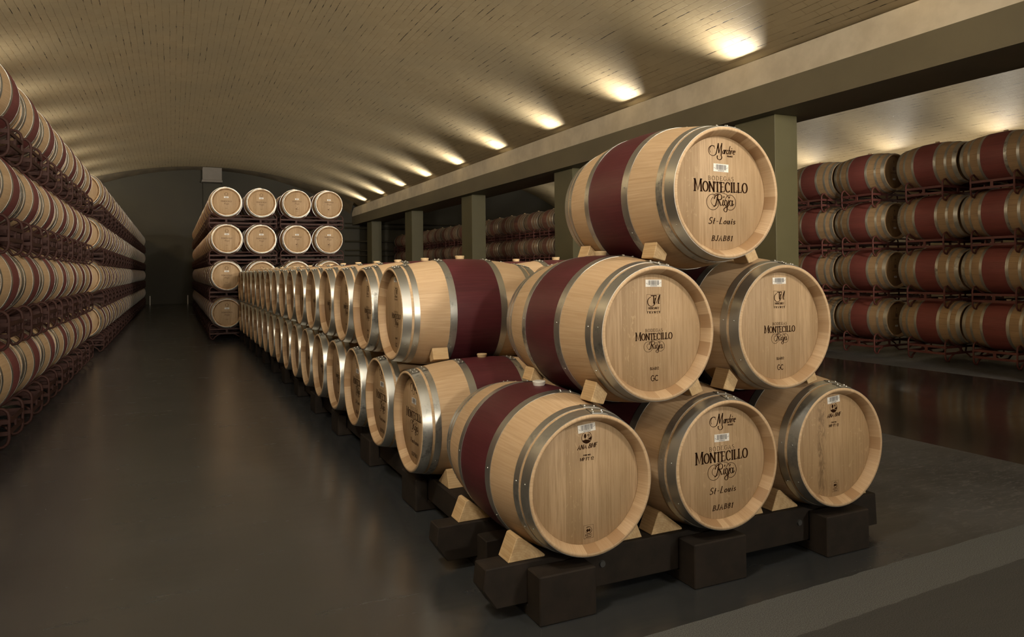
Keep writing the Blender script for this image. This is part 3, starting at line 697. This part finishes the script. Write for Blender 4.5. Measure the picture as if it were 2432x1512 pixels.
# darker stained edge of the tiles where the vault dies into the end wall
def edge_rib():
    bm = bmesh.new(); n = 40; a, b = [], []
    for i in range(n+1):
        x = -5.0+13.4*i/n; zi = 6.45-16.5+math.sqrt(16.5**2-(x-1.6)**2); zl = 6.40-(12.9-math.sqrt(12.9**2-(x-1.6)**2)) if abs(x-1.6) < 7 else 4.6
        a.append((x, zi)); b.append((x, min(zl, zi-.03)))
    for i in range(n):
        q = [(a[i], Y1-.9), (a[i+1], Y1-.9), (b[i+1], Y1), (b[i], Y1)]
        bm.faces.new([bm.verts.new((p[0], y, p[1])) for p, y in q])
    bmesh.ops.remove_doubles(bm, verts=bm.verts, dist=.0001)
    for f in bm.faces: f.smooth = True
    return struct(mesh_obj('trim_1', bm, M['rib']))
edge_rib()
plane_box('ceiling_beam', 8.5, 9.6, Y0, Y1, 3.863, 4.314, M['beam'])
def lip():
    bm = bmesh.new(); box(bm, 8.5, 8.56, Y0, Y1, 4.314, 4.74); box(bm, 8.56, 8.95, Y0, Y1, 4.314, 4.44); box(bm, 8.95, 9.6, Y0, Y1, 4.314, 5.1)
    return struct(mesh_obj('trim_2', bm, M['plaster']))
lip()
plane_box('trim_3', -5.0, -4.5, Y0, Y1, 4.30, 4.53, M['plaster'])
for i in range(6):
    y = 2.23+6.5*i
    bm = bmesh.new(); box(bm, 8.72, 9.2, y, y+.92, 0, 3.863); bevel(bm, .008, 1)
    struct(mesh_obj('wall_column', bm, M['column']))

# end wall fittings
t = thing('ventilation_box', 'grey metal ventilation box high on the end wall under the vault', 'ventilation box', (1.72, 37.6, 5.75))
bm = bmesh.new(); box(bm, -.42, .42, -.35, .38, .09, .86); bevel(bm, .012, 1); mesh_obj('housing', bm, M['grey'], t)
bm = bmesh.new(); box(bm, -.46, .44, -.38, .38, 0, .09); mesh_obj('rim', bm, M['grey'], t)
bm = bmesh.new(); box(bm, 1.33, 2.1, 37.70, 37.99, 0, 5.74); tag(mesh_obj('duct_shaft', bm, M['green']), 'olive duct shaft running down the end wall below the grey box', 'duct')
for i, (z, rr_) in enumerate([(3.72, .05), (3.02, .05), (2.55, .04), (2.28, .04), (3.95, .03)]):
    bm = bmesh.new(); tube(bm, [(8.1, 37.9, z), (20.5, 37.9, z)], rr_, 10)
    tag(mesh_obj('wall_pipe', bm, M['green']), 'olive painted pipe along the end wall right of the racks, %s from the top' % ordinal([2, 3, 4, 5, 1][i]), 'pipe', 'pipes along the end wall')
for x, w_ in ((-.95, 'left'), (.62, 'right')):
    bm = bmesh.new(); box(bm, x-.02, x+.02, 37.0, 37.03, 0, .42)
    tag(mesh_obj('marker_post', bm, M['label']), 'thin white marker post on the floor at the far end of the %s racks' % ('left-hand' if w_ == 'left' else 'centre'), 'post')

# uplights hidden behind the ledges, one every 3.25 m
def make_uplight():
    t = thing('vault_uplight', '', 'lamp')
    bm = bmesh.new(); box(bm, -.05, .05, -.06, .05, -.11, .07); mesh_obj('base', bm, M['dark'], t)
    bm = bmesh.new(); box(bm, -.42, .42, -.045, .085, .223, .228); box(bm, -.42, .42, -.05, -.045, .07, .228); mesh_obj('shade', bm, M['dark'], t)  # unseen blade added to block steep rays and shape the bright spot
    return t
UP = Proto(make_uplight); lamp_data = None
def uplight(x, y, z, side, label, group, pw=1.0, size=92, col=COOL, slope=.60, wide=.5):
    rz = {'L': PI/2, 'R': -PI/2}[side]       # which way the beam leans: towards -x or +x
    o = UP.place((x, y, z-.15), rz, label, group, 'lamp')
    ld = bpy.data.lights.new('uplight', 'AREA'); ld.shape = 'RECTANGLE'; ld.size = wide; ld.size_y = .05; ld.energy = UPLIGHT_W*pw; ld.color = col; ld.spread = math.radians(size)
    l = bpy.data.objects.new('lamp_light', ld); C.objects.link(l); l.parent = o
    l.matrix_parent_inverse = Matrix.Identity(4); l.location = (0, .0, .15)
    l.rotation_euler = Vector((0, 1, slope)).to_track_quat('-Z', 'Y').to_euler()
ys = [9.2+3.25*k for k in range(-4, 9)]
for i, y in enumerate(ys):
    uplight(8.75, y, 4.70, 'L', 'small uplight hidden behind the right-hand ledge, %s from the camera end' % ordinal(i+1), 'uplights behind the right-hand ledge')
    uplight(-4.72, y+1.2, 4.80, 'R', 'small uplight hidden behind the left-hand racks, %s from the camera end' % ordinal(i+1), 'uplights on the left-hand ledge', .8, 150, NEUT, .75, 1.4)
    uplight(20.9, y, 4.71, 'L', 'small uplight on the far wall ledge of the side aisle, %s from the camera end' % ordinal(i+1), 'uplights in the side aisle', .8, 140, NEUT, .8, .6)
plane_box('trim_4', 20.7, 21.2, Y0, Y1, 4.30, 4.45, M['plaster'])

# spotlights added out of the frame to brighten barrels and racks
def fill_spot(x, y, z, tgt, pw, lab, size=60, col=WARM, soft=.25):
    t = thing('fill_spotlight', lab, 'spotlight', (x, y, z), 0, 'added fill spotlights out of the frame')
    d = Vector(tgt)-Vector((x, y, z)); e = d.to_track_quat('-Z', 'Y').to_euler()
    bm = bmesh.new(); zz = 6.45-16.5+math.sqrt(16.5**2-(x-1.6)**2)-z; tube(bm, [(0, 0, .04), (0, 0, zz)], .012, 8); mesh_obj('stem', bm, M['dark'], t)
    bm = bmesh.new()
    n = 24; R1 = [bm.verts.new((.14*math.cos(2*PI*i/n), .14*math.sin(2*PI*i/n), .10)) for i in range(n)]; R2 = [bm.verts.new((.27*math.cos(2*PI*i/n), .27*math.sin(2*PI*i/n), -.06)) for i in range(n)]
    for i in range(n): bm.faces.new((R1[i], R1[(i+1) % n], R2[(i+1) % n], R2[i]))
    bm.faces.new(R1)
    o = mesh_obj('lamp_shade', bm, M['dark'], t); o.rotation_euler = e
    ld = bpy.data.lights.new('spot', 'SPOT'); ld.energy = pw; ld.color = col; ld.spot_size = math.radians(size); ld.spot_blend = 1.0; ld.shadow_soft_size = soft
    l = bpy.data.objects.new('lamp_light', ld); C.objects.link(l); l.parent = t; l.rotation_euler = e
TOWARDS = 'added fill spotlight out of the frame, '
for x, y, z, tg, pw, sz, lab in FILL_SPOTS:
    fill_spot(x, y, z, tg, pw, TOWARDS+lab, sz)
def strip(x, z, xs, tilt, pw, lab):
    """continuous unseen trough added as fill light, shining up at the vault"""
    t = thing('fill_trough', lab, 'fill light', (x, 15.5, z))
    bm = bmesh.new(); box(bm, -.1, .1, -21, 21, -.03, 0); box(bm, -.1, -.09, -21, 21, 0, .05); box(bm, .09, .1, -21, 21, 0, .05)
    mesh_obj('channel', bm, M['dark'], t)
    ld = bpy.data.lights.new('strip', 'AREA'); ld.shape = 'RECTANGLE'; ld.size = .16; ld.size_y = 42; ld.energy = pw; ld.color = NEUT
    l = bpy.data.objects.new('lamp_light', ld); C.objects.link(l); l.parent = t; l.location = (0, 0, .06)
    l.rotation_euler = (PI, tilt, 0)
strip(-4.3, 4.62, 0, -.75, FILL_STRIP_W*2.1, 'added fill light trough on the ledge behind the left-hand racks')
strip(20.2, 4.3, 0, .45, FILL_STRIP_W*.14, 'added fill light trough high along the far wall of the side aisle')

for x, y, z, tg, pw, sz, lab in FILL_FLOODS:
    t = thing('fill_floodlight', 'added fill floodlight behind the camera washing the vault, '+lab, 'floodlight', (x, y, z), 0, 'added fill floodlights washing the vault')
    e = (Vector(tg)-Vector((x, y, z))).to_track_quat('-Z', 'Y').to_euler()
    bm = bmesh.new(); box(bm, -.22, .22, -.15, .15, .02, .12); bevel(bm, .01, 1); o = mesh_obj('housing', bm, M['dark'], t); o.rotation_euler = e
    bm = bmesh.new(); box(bm, -.03, .03, Y0-y, -.02, -.03, .0); mesh_obj('bracket', bm, M['dark'], t)
    ld = bpy.data.lights.new('flood', 'SPOT'); ld.energy = pw; ld.color = NEUT; ld.spot_size = math.radians(sz); ld.spot_blend = 1.0; ld.shadow_soft_size = .2
    l = bpy.data.objects.new('lamp_light', ld); C.objects.link(l); l.parent = t; l.rotation_euler = e

# ================================================================== FRONT PYRAMID
AX = 0.0
fr = [  # x, y(front chime), z(axis), heads, label
 (1.554, 2.574, .521, 'C', 'oak barrel at the bottom left of the front pyramid, white bung and wine red band', dict(white_bung=True, twist=0)),
 (2.260, 2.566, .521, 'A', 'oak barrel at the bottom centre of the front pyramid, large winery lettering on its head', dict(bung=False)),
 (2.972, 2.569, .521, 'C', 'oak barrel at the bottom right of the front pyramid, dark stain down its head', dict(bung=False, stain=True)),
 (1.890, 2.561, 1.128, 'B', 'oak barrel at the middle left of the front pyramid, right under the top barrel', dict(bung=True)),
 (2.618, 2.563, 1.128, 'B', 'oak barrel at the middle right of the front pyramid, close to the wall column', dict(bung=False)),
 (2.212, 2.493, 1.737, 'A', 'single oak barrel on top of the front pyramid, large winery lettering', dict(bung=False)),
]
for i, (x, y, z, kd, lab, kw) in enumerate(fr):
    make_barrel(lab, (x, y+HL, z-RB), 0, kd, group=None, **kw)
# black timber skids under the pyramid
SK = []
for j, (yb, nm) in enumerate(((2.68, 'front'), (3.22, 'rear'))):
    x0, x1 = (1.165, 3.345) if j == 0 else (1.155, 3.33)
    top = [(x0-.045, .215)]        # shallow saddles where the barrels bear on the timber
    for xb_, _y, zb_c, *_r in fr[:3]:
        rs = (.336, .3395)[j]; hx = math.sqrt(rs*rs-(zb_c-.215)**2)
        top += [(xb_-hx+2*hx*q/8, zb_c-math.sqrt(rs*rs-(hx-2*hx*q/8)**2)) for q in range(9)]
    bm = bmesh.new(); prism(bm, [(x0-.055, .13)]+top+[(x1, .215), (x1+.01, .05), (x0, .05)], yb, yb+.115); bevel(bm, .004, 1)
    bo = tag(mesh_obj('timber_beam', bm, M['skid']), 'long black timber beam carrying the front pyramid, the %s one' % nm, 'beam')
    for xk in (1.66, 2.80):
        bm = bmesh.new(); bmesh.ops.create_cone(bm, cap_ends=True, segments=16, radius1=.016, radius2=.013, depth=.008, matrix=Matrix.Translation((xk, yb-.003, .145)) @ Matrix.Rotation(PI/2, 4, 'X')); mesh_obj('bolt', bm, M['dark'], bo)
    for k, xb in enumerate((1.30, 2.06, 2.86)):
        yf = yb-.118; w = (.26, .295, .29)[k]; h = .195 if j == 0 else .16
        if j == 1: xb += -.0
        bm = bmesh.new()
        prism(bm, [(yf, 0), (yf, h), (yb-.004, h), (yb-.004, .046), (yb+.119, .046), (yb+.119, .155), (yb+.26, .155), (yb+.26, 0)], xb, xb+w, 'x')
        bevel(bm, .005, 1)
        tag(mesh_obj('timber_foot', bm, M['skid']), 'black notched timber foot under the %s end of the %s pyramid beam' % (('left', 'middle', 'right')[k], nm) if k != 1 else 'black notched timber foot under the middle of the %s pyramid beam' % nm, 'timber block', 'timber feet under the pyramid beams')

def wedge(pts, y0, y1, label, loc, rz=0, group='wooden wedges under the barrels'):
    bm = bmesh.new(); prism(bm, pts, y0, y1); bevel(bm, .0025, 1)
    o = mesh_obj('wooden_wedge', bm, M['wedge']); o.location = loc; o.rotation_euler = (0, 0, rz); tag(o, label, 'wedge', group); return o
def mir(p): return [(-a, b) for a, b in p[::-1]]
TRI = [(-.085, 0), (-.045, .095), (-.03, .098), (.085, .008), (.085, 0)]
def bradius(s): return rout(s)
names3 = ['bottom left', 'bottom centre', 'bottom right']
for k, (x, y, z, *_r) in enumerate(fr[:3]):
    for row, yw in (('front', 2.70), ('rear', 3.24)):
        r = max(bradius(yw-(y+HL)), bradius(yw+.10-(y+HL)))+.003
        for sd, nm in ((-1, 'left'), (1, 'right')):
            # the sloping face touches the barrel: slide the wedge until its slope is tangent
            p = TRI if sd < 0 else mir(TRI)
            nx, nz = .09, .115; L = math.hypot(nx, nz); nx /= L; nz /= L      # outward normal of the slope
            zb_ = .2155
            px, pz = .085, .008
            # distance from the axis to the slope line = r  ->  solve the offset
            off = ((z-zb_-pz)*nz-r)/nx     # (0-(xo+px))*nx + (z-zb-pz)*nz = r
            xo = off-px
            wedge(p, 0, .10, 'pale wooden wedge on the %s beam, %s side of the %s barrel' % (row, nm, names3[k]), (x+sd*(-xo), yw, zb_) if sd > 0 else (x+xo, yw, zb_))
QU = [(-.010, .050), (.060, -.016), (.010, -.050), (-.052, -.020)]
up = [(3, 0, -1, 'left'), (3, 1, 1, 'right'), (4, 1, -1, 'left'), (4, 2, 1, 'right'), (5, 3, -1, 'left'), (5, 4, 1, 'right')]
upn = {3: 'middle left', 4: 'middle right', 5: 'top'}
def quad_between(U, L, ru, rl, sd):
    """four corners of a block squeezed into the outer gap between an upper and a lower barrel"""
    def on(c, r, a): return Vector((c[0]+r*math.cos(a), c[1]+r*math.sin(a)))
    d = math.atan2(L[1]-U[1], L[0]-U[0])
    a1, a2 = d+sd*.17, d+sd*.40       # along the upper barrel's underside
    u1, u2 = on(U, ru, a1), on(U, ru, a2)
    e = d+PI
    l1, l2 = on(L, rl, e-sd*.16), on(L, rl, e-sd*.36)
    return [u1, u2, l2, l1]
for ui, li, sd, nm in up:
    U, L = fr[ui], fr[li]
    if (ui, li) in ((3, 1), (4, 1)) and False: continue
    for row, yw in (('front', 2.66), ('rear', 3.24)):
        ru = max(bradius(yw-(U[1]+HL)), bradius(yw+.1-(U[1]+HL)))+.003; rl = max(bradius(yw-(L[1]+HL)), bradius(yw+.1-(L[1]+HL)))+.003
        q = quad_between((U[0], U[2]), (L[0], L[2]), ru, rl, sd)
        c = sum(q, Vector((0, 0)))/4
        wedge([(p.x-c.x, p.y-c.y) for p in q], 0, .095, 'wooden wedge squeezed under the %s side of the %s pyramid barrel, %s row' % (nm, upn[ui], row), (c.x, yw, c.y))

# ================================================================== LONG PILE (barrels lying across the hall)
PX = 1.231+HL
PD = Proto(lambda: make_barrel('', (0, 0, 0), 0, 'D')); PA = Proto(lambda: make_barrel('', (0, 0, 0), 0, 'A')); PB = Proto(lambda: make_barrel('', (0, 0, 0), 0, 'B')); PN = Proto(lambda: make_barrel('', (0, 0, 0), 0, 'N'))
RZ = -PI/2
S1 = .7175
for n in range(17):
    y = 4.10+S1*n
    pr = PD if n < 2 else (PA if n == 2 else PB)
    pr.place((PX-.004, y, .536-RB), RZ, 'oak barrel in the lower row of the long centre pile, %s from the camera' % ordinal(n+1), 'barrels in the long centre pile')
    y = 4.475+.7152*n
    PB.place((PX+random.uniform(-.006, .006) if n else PX, y, 1.139-RB), RZ, 'oak barrel in the upper row of the long centre pile, %s from the camera' % ordinal(n+1), 'barrels in the long centre pile')
for n in range(4):
    PLAIN.place((PX+.985, 4.25+.722*n, 1.139-RB), RZ, 'oak barrel on the right-hand side of the long pile, upper row, %s from the camera' % ordinal(n+1), 'barrels on the right-hand side of the long pile')
    if n < 6: FAR.place((PX+.985, 3.887+.722*n, .536-RB), RZ, 'oak barrel on the right-hand side of the long pile, lower row, %s from the camera' % ordinal(n+1), 'barrels on the right-hand side of the long pile')
# timbers under the pile
for cx, nm in ((PX-.28, 'left'), (PX+.28, 'inner left'), (PX+.985-.28, 'inner right'), (PX+.985+.28, 'right')):
    for j in range(6):
        ya = 3.58+2.2*j
        bm = bmesh.new(); prism(bm, [(ya, .06), (ya-.04, .12), (ya-.03, .200), (ya+2.14, .200), (ya+2.17, .12), (ya+2.12, .06)], cx-.07, cx+.07, 'x'); bevel(bm, .006, 1)
        tag(mesh_obj('timber_beam', bm, M['skid']), 'black timber beam under the %s line of the long pile, %s from the camera' % (nm, ordinal(j+1)), 'beam', 'timber beams under the long pile')
        for q in range(2):
            yb = ya+.52+1.1*q
            bm = bmesh.new(); prism(bm, [(cx-.15, 0), (cx-.15, .19), (cx-.074, .19), (cx-.074, .057), (cx+.074, .057), (cx+.074, .19), (cx+.13, .19), (cx+.13, 0)], yb, yb+.29); bevel(bm, .008, 1)
            tag(mesh_obj('timber_foot', bm, M['skid']), 'black timber foot under the %s line of the long pile, %s from the camera' % (nm, ordinal(2*j+q+1)), 'timber block', 'timber feet under the long pile')
# wedges of the pile
for n in range(17):
    y = 4.10+S1*n
    for sd, nm in ((-1, 'near'), (1, 'far')):
        if n > 4: continue
        s = PX-.28+.0-PX; r = bradius(.22)+.003; zb_ = .2005; nx, nz = .09, .115; L = math.hypot(nx, nz); nx /= L; nz /= L
        off = ((.536-zb_-.008)*nz-r)/nx; xo = off-.085
        p = TRI if sd < 0 else mir(TRI)
        # rotated a quarter turn so the wedge lies along x: local x -> world y
        o = wedge(p, -.05, .05, 'wooden wedge on the %s side of the %s lower barrel of the long pile' % (nm, ordinal(n+1)), (PX-.28, y+sd*(-xo) if sd > 0 else y+xo, zb_), PI/2)
for n in range(4):
    U = (4.475+.7152*n, 1.139); L_ = (4.10+S1*n, .536)
    r = bradius(.18)+.007
    q = quad_between(U, L_, r, r, -1); c = sum(q, Vector((0, 0)))/4
    wedge([(p.x-c.x, p.y-c.y) for p in q], -.05, .05, 'wooden wedge under the near side of the %s upper barrel of the long pile' % ordinal(n+1), (PX-.24, c.x, c.y), PI/2)

# ================================================================== RACKED BARRELS
# centre block: four columns of barrels in two racks side by side, facing the camera
colx = [1.027, 1.724, 2.465, 3.158]
for t_ in range(4):
    z = BZ+TP*t_
    for n in range(15):
        y = 16.346+HL+1.0*n
        for c in range(4):
            if c > 0 and (n > 1 or n == 1 and t_ == 0 and c != 2): continue
            pr = (NEARP['Q'] if c < 2 else NEARP['F']) if n == 0 else FAR
            jx = random.uniform(-.003, .003)
            lab = 'oak barrel facing the camera, %s tier of the centre racks, %s column from the left' % (TIER[t_], ordinal(c+1)) if n == 0 else 'oak barrel in the %s tier of the centre racks, %s column, %s from the camera' % (TIER[t_], ordinal(c+1), ordinal(n+1))
            pr.place((colx[c]+jx, y+random.uniform(-.01, .01), z), random.uniform(-.006, .006), lab, 'barrels in the centre racks')
        for c, xm in ((0, 1.3745), (1, 2.8115)):
            if c == 1 and n > 1: continue
            pr = RACK if n < 1 else FRACK
            pr.place((xm, y, TP*t_), 0, 'dark red steel rack, %s tier of the %s centre racks, %s from the camera' % (TIER[t_], ('left', 'right')[c], ordinal(n+1)), 'steel racks in the centre', 'rack')
# left-hand wall of racks: barrels end to end along the hall
ly = [(-1.53, 5.24+1.03*i) for i in range(9)]+[(-1.47, 15.35+1.03*i) for i in range(22)]
for t_ in range(4):
    for i, (x, y) in enumerate(ly):
        near = y < 15.5
        sh = random.uniform(-.003, .003)
        (PLAIN_F if near else FAR).place((x+sh, y+random.uniform(-.015, .015), BZ+TP*t_), random.uniform(-.008, .008), 'oak barrel seen side-on, %s tier of the left-hand racks, %s from the camera' % (TIER[t_], ordinal(i+1)), 'barrels in the left-hand racks')
        (RACK if near else FRACK).place((x-.3465, y, TP*t_), 0, 'dark red steel rack, %s tier of the left-hand racks, %s from the camera' % (TIER[t_], ordinal(i+1)), 'steel racks on the left', 'rack')
# right-hand side aisle: darker used barrels
ry = [4.22, 5.21, 6.20, 7.19]+[8.36+1.0*i for i in range(28)]
for t_ in range(4):
    for i, y in enumerate(ry):
        if t_ < 2 and y > 17.4: continue
        near = y < 11
        x = 10.43+random.uniform(-.003, .003)
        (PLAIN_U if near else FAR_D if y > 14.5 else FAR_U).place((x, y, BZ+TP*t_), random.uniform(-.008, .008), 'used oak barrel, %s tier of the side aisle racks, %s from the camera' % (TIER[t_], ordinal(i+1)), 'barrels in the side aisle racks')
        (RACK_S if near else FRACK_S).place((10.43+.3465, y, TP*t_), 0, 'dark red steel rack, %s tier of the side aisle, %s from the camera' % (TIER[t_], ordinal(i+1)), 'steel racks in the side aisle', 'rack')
for t_ in range(4):
    for i, y in enumerate(ry):
        if y < 8: FAR_U.place((11.123, y, BZ+TP*t_), 0, 'used oak barrel, back column of the side aisle, %s tier, %s from the camera' % (TIER[t_], ordinal(i+1)), 'barrels in the back column of the side aisle')
for t_ in range(2):     # lower tiers further down the aisle carry the ones above
    for i, y in enumerate(ry):
        if y <= 17.4: continue
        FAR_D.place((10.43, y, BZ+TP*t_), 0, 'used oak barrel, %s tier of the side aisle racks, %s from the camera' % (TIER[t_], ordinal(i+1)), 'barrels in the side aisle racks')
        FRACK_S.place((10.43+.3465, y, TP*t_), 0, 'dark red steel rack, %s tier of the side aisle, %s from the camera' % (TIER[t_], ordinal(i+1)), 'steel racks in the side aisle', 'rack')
